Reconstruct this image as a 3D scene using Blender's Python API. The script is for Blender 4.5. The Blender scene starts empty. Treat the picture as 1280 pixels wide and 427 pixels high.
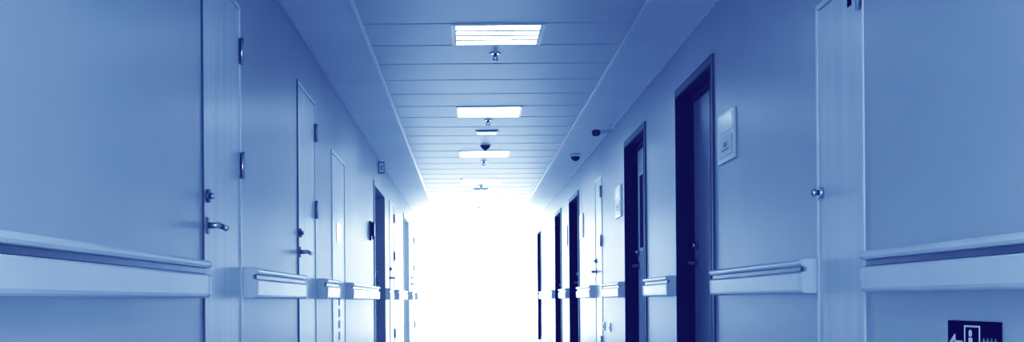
import bpy, bmesh, math
from mathutils import Vector, Matrix
S=bpy.context.scene
CAMH=0.79; XL=-1.02; XR=1.39; CEIL=2.44; YB=-3.5; YE=24.2; CX=0.19
# ---------------------------------------------------------------- materials
def mat(name,col,rough=0.5,metal=0.0,emit=0.0,var=0.06,scale=3.0,bump=0.0,bscale=60,stretch=None,spec=0.5):
    m=bpy.data.materials.new(name); m.use_nodes=True
    nt=m.node_tree; b=nt.nodes['Principled BSDF']
    b.inputs['Roughness'].default_value=rough; b.inputs['Metallic'].default_value=metal
    b.inputs['Specular IOR Level'].default_value=spec
    tc=nt.nodes.new('ShaderNodeTexCoord'); mp=nt.nodes.new('ShaderNodeMapping')
    nt.links.new(tc.outputs['Object'],mp.inputs['Vector'])
    if stretch: mp.inputs['Scale'].default_value=stretch
    n=nt.nodes.new('ShaderNodeTexNoise'); n.inputs['Scale'].default_value=scale; n.inputs['Detail'].default_value=4
    nt.links.new(mp.outputs[0],n.inputs['Vector'])
    r=nt.nodes.new('ShaderNodeValToRGB')
    r.color_ramp.elements[0].position=0.3; r.color_ramp.elements[1].position=0.7
    r.color_ramp.elements[0].color=tuple(c*(1-var) for c in col)+(1,)
    r.color_ramp.elements[1].color=tuple(min(1,c*(1+var)) for c in col)+(1,)
    nt.links.new(n.outputs['Fac'],r.inputs['Fac']); nt.links.new(r.outputs['Color'],b.inputs['Base Color'])
    if bump>0:
        n2=nt.nodes.new('ShaderNodeTexNoise'); n2.inputs['Scale'].default_value=bscale
        bp=nt.nodes.new('ShaderNodeBump'); bp.inputs['Strength'].default_value=bump; bp.inputs['Distance'].default_value=0.01
        nt.links.new(mp.outputs[0],n2.inputs['Vector']); nt.links.new(n2.outputs['Fac'],bp.inputs['Height'])
        nt.links.new(bp.outputs['Normal'],b.inputs['Normal'])
    if emit>0:
        b.inputs['Emission Color'].default_value=(0.9,0.95,1,1); b.inputs['Emission Strength'].default_value=emit
    return m
def T(v): return (v*0.95,v*0.975,min(1,v*1.0))
M_wall=mat('wall_paint',T(0.60),0.36,bump=0.06,bscale=35,scale=1.2,var=0.05,spec=0.45)
M_ceil=mat('ceiling_plaster',T(0.90),0.55,scale=1.5,var=0.03,spec=0.3)
M_plank=mat('ceiling_metal_panel',T(0.74),0.42,scale=0.8,var=0.04,spec=0.28)
M_gap=mat('ceiling_gap_shadow',T(0.05),0.6)
M_trim=mat('trim_aluminium',T(0.85),0.35,var=0.03)
M_floor=mat('vinyl_floor',T(0.78),0.3,scale=5,var=0.08)
M_rail=mat('rail_vinyl',T(0.88),0.30,var=0.03)
M_railcap=mat('rail_end_cap',T(0.80),0.33,var=0.03)
M_groove=mat('rail_grip',T(0.12),0.3,var=0.03)
M_pale=mat('door_veneer_pale',T(0.84),0.34,scale=2.0,var=0.08,stretch=(6,6,0.6))
M_mid=mat('door_veneer_mid',T(0.26),0.3,scale=2.0,var=0.12,stretch=(6,6,0.6))
M_lt=mat('door_veneer_light',T(0.65),0.3,scale=2.0,var=0.1,stretch=(6,6,0.6))
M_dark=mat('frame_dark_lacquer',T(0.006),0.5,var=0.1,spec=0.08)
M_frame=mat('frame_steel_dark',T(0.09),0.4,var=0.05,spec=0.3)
M_jmid=mat('frame_steel_mid',T(0.30),0.4,var=0.05)
M_steel=mat('brushed_steel',(0.55,0.57,0.6),0.3,metal=1.0,var=0.1)
M_steeld=mat('dark_steel',(0.14,0.15,0.17),0.35,metal=0.8,var=0.1)
M_black=mat('black_plastic',T(0.01),0.3,var=0.1,spec=0.3)
M_white=mat('white_plastic',T(0.95),0.3,var=0.02)
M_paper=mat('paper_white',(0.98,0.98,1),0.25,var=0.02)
M_ink=mat('ink_grey',T(0.35),0.5)
M_glass=mat('smoked_glass',T(0.05),0.06,var=0.05)
M_tube=mat('lamp_diffuser',(1,1,1),0.4,emit=13.0,var=0.0)
M_tubeN=mat('lamp_diffuser_bright',(1,1,1),0.4,emit=30.0,var=0.0)
M_louv=mat('lamp_housing',T(0.7),0.4,var=0.02)
M_day=mat('daylight_glazing',(1,1,1),0.4,emit=5.6,var=0.0)
M_rearfill=mat('rear_fill_glow',(1,1,1),0.4,emit=5.0,var=0.0)  # glow for the added fill panel behind the camera
M_plaque=mat('plaque_navy',T(0.003),0.6,var=0.1,spec=0.0)
# ---------------------------------------------------------------- mesh helper
class MB:
    def __init__(s): s.bm=bmesh.new(); s.mats=[]
    def mi(s,m):
        if m not in s.mats: s.mats.append(m)
        return s.mats.index(m)
    def box(s,x0,x1,y0,y1,z0,z1,m,bev=0):
        i=s.mi(m)
        r=bmesh.ops.create_cube(s.bm,size=1)
        vs=r['verts']
        c=Vector(((x0+x1)/2,(y0+y1)/2,(z0+z1)/2)); d=Vector((abs(x1-x0),abs(y1-y0),abs(z1-z0)))
        for v in vs: v.co=Vector((v.co.x*d.x,v.co.y*d.y,v.co.z*d.z))+c
        fs=set(f for v in vs for f in v.link_faces)
        for f in fs: f.material_index=i
        if bev>0:
            es=list(set(e for v in vs for e in v.link_edges))
            rr=bmesh.ops.bevel(s.bm,geom=es,offset=bev,segments=2,affect='EDGES',profile=0.5)
            for f in rr['faces']: f.material_index=i
    def cyl(s,p0,p1,r0,m,r1=None,seg=20):
        i=s.mi(m); p0=Vector(p0); p1=Vector(p1); d=p1-p0
        if r1 is None: r1=r0
        rot=d.to_track_quat('Z','Y').to_matrix().to_4x4()
        M=Matrix.Translation((p0+p1)/2)@rot
        r=bmesh.ops.create_cone(s.bm,cap_ends=True,segments=seg,radius1=r0,radius2=r1,depth=d.length,matrix=M)
        for f in set(f for v in r['verts'] for f in v.link_faces):
            f.material_index=i; f.smooth=len(f.verts)==4
    def sph(s,c,r,m,sc=(1,1,1)):
        i=s.mi(m)
        rr=bmesh.ops.create_uvsphere(s.bm,u_segments=20,v_segments=12,radius=r,matrix=Matrix.Translation(c)@Matrix.Diagonal((*sc,1)))
        for f in set(f for v in rr['verts'] for f in v.link_faces):
            f.material_index=i; f.smooth=True
    def loft(s,sections,m):
        i=s.mi(m); rings=[[s.bm.verts.new(p) for p in sec] for sec in sections]
        n=len(rings[0])
        for a,b in zip(rings,rings[1:]):
            for k in range(n):
                f=s.bm.faces.new((a[k],a[(k+1)%n],b[(k+1)%n],b[k])); f.material_index=i
        for rg in (rings[0],rings[-1]):
            f=s.bm.faces.new(rg); f.material_index=i
    def obj(s,name,parent=None):
        bmesh.ops.recalc_face_normals(s.bm,faces=s.bm.faces)
        me=bpy.data.meshes.new(name); s.bm.to_mesh(me); s.bm.free()
        for m in s.mats: me.materials.append(m)
        o=bpy.data.objects.new(name,me); S.collection.objects.link(o)
        if parent: o.parent=parent
        return o
def empty(name,loc=(0,0,0)):
    e=bpy.data.objects.new(name,None); S.collection.objects.link(e); e.empty_display_size=0.1
    return e
# ---------------------------------------------------------------- doors data
L_open=[(4.60,5.39,2.12,'pale'),(7.17,8.01,2.12,'pale'),(8.97,9.90,1.93,'cab'),(13.0,14.5,2.05,'recess'),(15.5,16.4,2.10,'pale'),(18.9,20.3,2.12,'palerec'),(21.4,22.4,2.12,'pale')]
R_open=[(4.20,4.77,1.945,'cab'),(6.80,7.95,2.12,'dark'),(9.40,10.57,2.125,'glass'),(12.45,13.1,2.08,'pale'),(15.1,16.4,2.11,'dark'),(17.95,19.1,2.11,'dark'),(22.9,24.0,2.11,'dark')]
TH=0.25
def wall(name,x,side,ops):
    b=MB(); xa,xb=(x,x+side*TH); xa,xb=min(xa,xb),max(xa,xb)
    y=YB
    for (a,c,t,k) in ops:
        b.box(xa,xb,y,a,0,CEIL,M_wall); b.box(xa,xb,a,c,t,CEIL,M_wall); y=c
    b.box(xa,xb,y,YE,0,CEIL,M_wall)
    xs=x+side*TH
    b.box(min(xs,xs+side*0.05),max(xs,xs+side*0.05),YB,YE,0,CEIL,M_wall)
    return b.obj(name)
wall('wall_left',XL,-1,L_open); wall('wall_right',XR,1,R_open)
b=MB(); b.box(XL-TH,XR+TH,YB-0.3,YB-0.1,0,CEIL,M_wall); b.obj('wall_back')
b=MB(); b.box(XL-TH-.05,XR+TH+.05,YB-.3,YE+.3,-0.1,0,M_floor); b.obj('floor')
b=MB()
b.box(XL-TH,XR+TH,YE+0.12,YE+0.3,0,CEIL,M_wall); b.obj('wall_end')
b=MB(); b.box(XL,XR,YE+0.06,YE+0.11,0.0,CEIL,M_day); b.obj('window_1')
b=MB(); b.box(XL,XR,YB-0.09,YB-0.05,0.0,CEIL,M_rearfill); b.obj('rear_fill_panel')  # unseen glowing panel, added to light the ceiling, near walls and jambs
# ---------------------------------------------------------------- ceiling
b=MB()
PL=CX-0.82; PR=CX+0.82
b.box(XL-TH,XR+TH,YB-.3,YE+.3,CEIL+0.03,CEIL+0.15,M_gap)
b.box(XL-TH,PL,YB-.3,YE+.3,CEIL,CEIL+0.03,M_ceil)
b.box(PR,XR+TH,YB-.3,YE+.3,CEIL,CEIL+0.03,M_ceil)
P=0.61; y=7.17-P*17
while y<YE:
    b.box(PL+0.004,PR-0.004,y+0.009,y+P-0.009,CEIL+0.002,CEIL+0.022,M_plank,bev=0.007)
    y+=P
b.obj('ceiling')
for n,x in (('trim_1',PL),('trim_2',PR)):
    b=MB(); b.box(x-0.012,x+0.012,YB,YE,CEIL-0.006,CEIL+0.002,M_trim,bev=0.002); b.obj(n)
for n,x,s in (('trim_3',XL,1),('trim_4',XR,-1)):
    b=MB(); b.box(min(x,x+s*0.02),max(x,x+s*0.02),YB,YE,CEIL-0.02,CEIL,M_ceil,bev=0.003); b.obj(n)
def baseb(name,x,s,ops):
    b=MB(); y=YB
    for (a,c,t,k) in ops+[(YE,YE,0,'')]:
        if a-.06-y>0.1: b.box(min(x,x+s*0.012),max(x,x+s*0.012),y,a-.06,0,0.1,M_frame)
        y=c+.06
    b.obj(name)
baseb('baseboard_left',XL,1,L_open); baseb('baseboard_right',XR,-1,R_open)
# ---------------------------------------------------------------- doors
def lever(b,x,s,y,z,d):
    b.box(min(x,x+s*0.008),max(x,x+s*0.008),y-0.022,y+0.022,z-0.032,z+0.032,M_steeld,bev=0.003)
    b.cyl((x+s*0.005,y,z),(x+s*0.055,y,z),0.012,M_steel)
    b.cyl((x+s*0.05,y-0.01*d,z),(x+s*0.05,y+0.12*d,z-0.004),0.011,M_steeld)
    b.sph((x+s*0.05,y+0.12*d,z-0.004),0.012,M_steeld)
    b.cyl((x,y,z+0.115),(x+s*0.014,y,z+0.115),0.026,M_steeld)
    b.cyl((x+s*0.014,y,z+0.115),(x+s*0.03,y,z+0.115),0.012,M_steel)
def door(i,x,s,op):
    y0,y1,t,k=op
    e=empty('door_%d'%i)
    def bx(b,d0,d1,*a,**kw):
        xa,xb=x+s*d0,x+s*d1; b.box(min(xa,xb),max(xa,xb),*a,**kw)
    if k in('pale','cab'):
        b=MB(); w=0.022; fm=M_rail
        nm=M_frame if (x<0 and k=='pale') else fm  # left pale doors: near strip coloured dark as the shadow line beside the leaf
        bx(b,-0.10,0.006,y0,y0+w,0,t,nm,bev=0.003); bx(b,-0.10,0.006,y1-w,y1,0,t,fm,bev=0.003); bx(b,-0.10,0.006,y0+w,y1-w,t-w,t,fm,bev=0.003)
        bx(b,-0.10,-0.06,y0+w,y1-w,0,t-w,M_frame)
        b.obj('frame',e)
        b=MB(); bx(b,-0.045,0.001,y0+w+0.006,y1-w-0.003,0.01,t-w-0.005,M_pale,bev=0.002); b.obj('leaf',e)
        hs=(1.91,1.40,0.35) if k=='pale' else (1.83,1.0,0.3)
        hy=y1-w-0.002 if x<0 else y0+w+0.002
        if not(k=='cab' and x<0):
            b=MB()
            if k=='cab': hs=(1.86,0.3)
            for h in hs:
                b.cyl((x+s*0.014,hy,h-0.06),(x+s*0.014,hy,h+0.06),0.009,M_steel)
                bx(b,0.0,0.006,hy-0.022,hy+0.022,h-0.055,h+0.055,M_steeld if k=='pale' else M_steel)
            b.obj('hinges',e)
            b=MB(); ly=y0+w+0.06 if x<0 else y1-w-0.05
            if k=='pale': lever(b,x,s,ly,1.09,1 if x<0 else -1)
            else:
                b.cyl((x,ly,1.2),(x+s*0.02,ly,1.2),0.022,M_steel); b.cyl((x+s*0.02,ly,1.2),(x+s*0.035,ly,1.2),0.011,M_steeld)
                b.sph((x+s*0.035,ly,1.2),0.015,M_steel)
            b.obj('handle',e)
        if k=='cab':
            b=MB()
            if x>0:
                bx(b,0,0.004,4.33,4.37,1.845,1.89,M_plaque)
            else:
                yc=(y0+y1)/2
                bx(b,0,0.004,yc-0.15,yc+0.15,1.25,1.40,M_paper)
                for q in range(5): bx(b,0.0,0.003,yc-0.05,yc+0.05,0.40+q*0.09,0.46+q*0.09,M_ink)
            b.obj('label',e)
    else:
        rec=0.10; w=0.05
        fm={'dark':M_frame,'glass':M_frame,'recess':M_wall,'palerec':M_trim}[k]
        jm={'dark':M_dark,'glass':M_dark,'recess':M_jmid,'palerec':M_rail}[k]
        lm={'dark':M_mid,'glass':M_lt,'recess':M_mid,'palerec':M_lt}[k]
        b=MB()
        bx(b,0.0,0.012,y0-w,y0,0,t+w,fm,bev=0.003); bx(b,0.0,0.012,y1,y1+0.02,0,t+w,jm,bev=0.003); bx(b,0.0,0.012,y0,y1,t,t+w,fm,bev=0.003)
        j=0.012
        bx(b,-0.2,0.014,y0,y0+j,0,t,jm); bx(b,-0.2,0.014,y1-j,y1,0,t,jm); bx(b,-0.2,0.014,y0+j,y1-j,t-j,t,jm)
        bx(b,-rec-0.0,-rec+0.03,y0+j,y0+j+0.03,0,t-j,jm); bx(b,-rec,-rec+0.03,y1-j-0.03,y1-j,0,t-j,jm); bx(b,-rec,-rec+0.03,y0+j+.03,y1-j-.03,t-j-0.03,t-j,jm)
        b.obj('frame',e)
        b=MB(); bx(b,-rec-0.045,-rec-0.002,y0+j+.002,y1-j-.002,0.008,t-j-.003,lm,bev=0.002); b.obj('leaf',e)
        b=MB()
        if k=='glass':
            bx(b,-rec-0.002,-rec+0.006,y1-0.44,y1-0.17,1.20,1.88,M_trim,bev=0.002)
            bx(b,-rec+0.006,-rec+0.008,y1-0.40,y1-0.21,1.23,1.85,M_glass)
            lever(b,x-s*rec,s,y1-0.10,1.08,-1)
        else:
            lever(b,x-s*rec,s,y1-0.14,1.02,-1)
        b.obj('handle',e)
    return e
i=1
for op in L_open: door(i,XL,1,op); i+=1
for op in R_open: door(i,XR,-1,op); i+=1
# ---------------------------------------------------------------- handrails
prof=[(0,0.0),(0.050,0.0),(0.062,0.005),(0.066,0.014),(0.068,0.078),(0.062,0.084),(0.046,0.088),(0.044,0.100),(0.050,0.106),(0.064,0.110),(0.071,0.118),(0.070,0.127),(0.062,0.134),(0.045,0.137),(0,0.137)]
RB=0.808
def rail(x,s,y0,y1):
    b=MB()
    def sec(y,k=1.0,g=0.0):
        return [(x+s*max(0,(p*k+(g if p>0 else 0))),y,RB+0.0685+(h-0.0685)*(k if k>1 else 1)) for p,h in prof]
    b.loft([sec(y0+0.04),sec(y1-0.04)],M_rail)
    for a,c in ((y0,y0+0.04),(y1,y1-0.04)):
        b.loft([sec(a,0.93),sec(a+(c-a)*0.15,1.02),sec(a+(c-a)*0.95,1.02),sec(c,1.0)],M_railcap)
    b.box(min(x+s*0.046,x+s*0.056),max(x+s*0.046,x+s*0.056),y0+0.04,y1-0.04,RB+0.0875,RB+0.1055,M_groove)
    b.obj('handrail')
for a,c in [(YB+0.1,4.45),(5.42,7.10),(8.10,8.93),(9.95,12.9),(14.6,15.4),(16.5,18.8),(20.45,21.3),(22.5,24.0)]: rail(XL,1,a,c)
for a,c in [(YB+0.1,4.06),(4.78,6.59),(8.02,9.12),(10.63,11.95),(13.17,14.8),(16.47,17.75),(19.2,22.7)]: rail(XR,-1,a,c)
# ---------------------------------------------------------------- ceiling lamps
def lamp(y,m,louv=True,name='ceiling_light'):
    w=0.285; z=CEIL-0.002; e=empty(name)
    b=MB()
    for a in ((CX-w,CX-w+0.02,y-w,y+w),(CX+w-0.02,CX+w,y-w,y+w),(CX-w+.02,CX+w-.02,y-w,y-w+0.02),(CX-w+.02,CX+w-.02,y+w-0.02,y+w)):
        b.box(a[0],a[1],a[2],a[3],z-0.003,z+0.008,M_trim,bev=0.001)
    if louv:
        for q in (-0.13,0.0,0.13):
            b.box(CX-w+.02,CX+w-.02,y+q-0.020,y+q+0.020,z-0.004,z+0.002,M_louv,bev=0.001)
        for q in (-1,1):
            b.box(CX+q*(w-.025)-.005,CX+q*(w-.025)+.005,y-w+.02,y+w-.02,z-0.0045,z+0.002,M_louv,bev=0.001)
    b.obj('housing',e)
    b=MB(); b.box(CX-w+.02,CX+w-.02,y-w+.02,y+w-.02,z-0.001,z+0.003,m); b.obj('diffuser',e)
M_t1=mat('lamp_diffuser_soft',(1,1,1),0.4,emit=7.0,var=0.0)
for k,y in enumerate([7.47,10.53,13.55,16.62,19.65]): lamp(y,M_t1 if k==0 else M_tube,k==0)
lamp(4.42,mat('lamp_diffuser_dim',(1,1,1),0.4,emit=2.5,var=0.0)); lamp(1.4,M_tubeN); lamp(-1.6,M_tubeN)
# ---------------------------------------------------------------- ceiling devices
def sprinkler(y,x=CX):
    b=MB(); z=CEIL+0.003
    b.cyl((x,y,z),(x,y,z-0.008),0.040,M_steel,r1=0.030)
    b.cyl((x,y,z-0.008),(x,y,z-0.028),0.011,M_steeld)
    for q in(-1,1): b.cyl((x+q*0.010,y,z-0.024),(x+q*0.016,y,z-0.036),0.003,M_steeld); b.cyl((x+q*0.016,y,z-0.036),(x,y,z-0.052),0.003,M_steeld)
    b.cyl((x,y,z-0.05),(x,y,z-0.055),0.020,M_steeld,seg=16)
    b.obj('fire_sprinkler')
for y in (8.03,11.0,14.25,17.3,21.2): sprinkler(y)
b=MB(); z=CEIL+0.003
b.cyl((CX,12.85,z),(CX,12.85,z-0.015),0.055,M_steeld); b.cyl((CX,12.85,z-.015),(CX,12.85,z-0.04),0.048,M_black,r1=0.028); b.sph((CX,12.85,z-0.04),0.018,M_black); b.obj('smoke_detector')
for y in (11.8,17.9):
    b=MB(); b.box(CX-0.11,CX+0.11,y-0.12,y+0.12,CEIL-0.008,CEIL+0.004,M_steeld,bev=0.003)
    for q in range(4): b.box(CX-0.09,CX+0.09,y-0.10+q*0.052,y-0.06+q*0.052,CEIL-0.012,CEIL-0.006,M_white)
    b.obj('ceiling_vent')
b=MB(); x=1.22; y=13.6
b.cyl((x,y,CEIL),(x,y,CEIL-0.035),0.062,M_white,r1=0.058); b.sph((x,y,CEIL-0.038),0.052,M_black,(1,1,0.9)); b.obj('dome_security_camera')
b=MB(); y=11.35; X0=XR-0.03; z0=2.37
b.cyl((X0,y,CEIL-0.02),(X0,y,CEIL-0.034),0.030,M_white); b.cyl((X0,y,CEIL),(X0,y,CEIL-0.025),0.022,M_white); b.cyl((X0,y,CEIL-0.03),(X0-0.06,y-0.02,z0),0.012,M_white)
b.cyl((X0-0.03,y+0.03,z0+.005),(X0-0.165,y-0.17,z0-.03),0.028,M_white); b.cyl((X0-0.145,y-0.14,z0-.025),(X0-0.175,y-0.185,z0-.033),0.032,M_black)
b.obj('bullet_security_camera')
# ---------------------------------------------------------------- wall signs
def plaque(y0,y1,z0,z1,x=XR,s=-1):
    b=MB()
    def bx(d0,d1,*a,**k): b.box(min(x+s*d0,x+s*d1),max(x+s*d0,x+s*d1),*a,**k)
    bx(0,0.012,y0,y1,z0,z1,M_rail,bev=0.003)
    h=z1-z0; w=y1-y0
    bx(0.012,0.015,y0+.1*w,y1-.1*w,z0+.60*h,z1-.08*h,M_paper)  # white insert paints the glare on the upper half
    bx(0.012,0.015,y0+.1*w,y1-.1*w,z0+.10*h,z0+.50*h,M_lt)
    bx(0.015,0.017,y0+.3*w,y1-.3*w,z0+.22*h,z0+.25*h,M_ink); bx(0.015,0.017,y0+.4*w,y1-.4*w,z0+.30*h,z0+.38*h,M_ink)
    b.obj('wall_notice_plaque')
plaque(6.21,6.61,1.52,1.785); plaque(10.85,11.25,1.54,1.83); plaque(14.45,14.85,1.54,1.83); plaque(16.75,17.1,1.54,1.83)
b=MB(); y=13.7
b.box(XL,XL+0.07,y-0.012,y+0.012,2.24,2.38,M_jmid,bev=0.003); b.box(XL+.012,XL+.058,y-.015,y-.012,2.26,2.36,M_paper); b.box(XL+.024,XL+.046,y-.017,y-.015,2.28,2.34,M_ink); b.obj('projecting_room_sign')
b=MB(); y=12.45
b.box(XL,XL+0.02,y-0.05,y+0.05,1.42,1.62,M_black,bev=0.006); b.box(XL+.02,XL+0.05,y-0.045,y+0.045,1.46,1.61,M_black,bev=0.012); b.cyl((XL+.035,y,1.47),(XL+.035,y,1.43),0.012,M_steeld); b.obj('hand_sanitizer_dispenser')
for y in (11.8,12.3):
    b=MB(); b.box(XR-0.01,XR,y-0.043,y+0.043,0.47,0.556,M_white,bev=0.003); b.box(XR-0.012,XR-0.01,y-0.02,y+0.02,0.495,0.53,M_ink); b.obj('wall_socket')
b=MB()
def sx(d0,d1,y0,y1,z0,z1,m,**k): b.box(XR-d1,XR-d0,min(y0,y1),max(y0,y1),z0,z1,m,**k)
sx(0,0.006,3.126,3.47,0.55,0.722,M_plaque,bev=0.002)
def fr(y0,y1,z0,z1,w=0.005):
    sx(0.006,0.0075,y0,y1,z1-w,z1,M_paper); sx(0.006,0.0075,y0,y1,z0,z0+w,M_paper); sx(0.006,0.0075,y0,y0+w,z0+w,z1-w,M_paper); sx(0.006,0.0075,y1-w,y1,z0+w,z1-w,M_paper)
fr(3.25,3.352,0.585,0.710)
b.cyl((XR-0.006,3.312,0.688),(XR-0.0078,3.312,0.688),0.010,M_paper)
sx(0.006,0.0078,3.300,3.322,0.640,0.676,M_paper,bev=0); sx(0.006,0.0078,3.280,3.302,0.655,0.662,M_paper)
sx(0.006,0.0078,3.275,3.322,0.632,0.640,M_paper); sx(0.006,0.0078,3.275,3.283,0.605,0.632,M_paper); sx(0.006,0.0078,3.262,3.283,0.600,0.606,M_paper)
sx(0.006,0.0075,3.365,3.43,0.656,0.666,M_paper)
for q in range(6): sx(0.006,0.0075,3.445-q*0.006,3.451-q*0.006,0.661-0.004*q-0.003,0.661+0.004*q+0.003,M_paper)
for q in range(4):
    y=3.225-q*0.024
    sx(0.006,0.0075,y-0.009,y+0.009,0.668,0.671,M_ink); sx(0.006,0.0075,y-0.002,y+0.002,0.650,0.678,M_ink); sx(0.006,0.0075,y-0.009,y+0.009,0.655,0.658,M_ink)
    sx(0.006,0.0075,y-0.008,y+0.008,0.615,0.630,M_ink)
b.obj('accessible_lift_sign')
# ---------------------------------------------------------------- world, camera, grade
w=bpy.data.worlds.new('World'); S.world=w; w.use_nodes=True
w.node_tree.nodes['Background'].inputs[0].default_value=(0.7,0.82,1,1); w.node_tree.nodes['Background'].inputs[1].default_value=0.5
cam=bpy.data.cameras.new('camera'); co=bpy.data.objects.new('camera',cam); S.collection.objects.link(co); S.camera=co
co.location=(0,0,CAMH); co.rotation_euler=(math.radians(90),math.radians(0.45),0)
cam.sensor_width=36; cam.lens=1500/1280*36; cam.shift_x=54/1280; cam.shift_y=161.5/1280; cam.clip_start=0.05
vs=S.view_settings; vs.view_transform='Standard'; vs.look='None'
vs.use_curve_mapping=True; cm=vs.curve_mapping
def setc(i,pts):
    c=cm.curves[i]
    c.points[0].location=pts[0]; c.points[-1].location=pts[-1]
    for p in pts[1:-1]: c.points.new(*p)
setc(0,[(0,0.003),(0.1,0.040),(0.25,0.145),(0.5,0.38),(0.75,0.68),(1,1)])
setc(1,[(0,0.002),(0.1,0.080),(0.25,0.245),(0.5,0.50),(0.75,0.77),(1,1)])
setc(2,[(0,0.06),(0.1,0.245),(0.25,0.460),(0.5,0.69),(0.75,0.88),(1,1)])
cm.update()
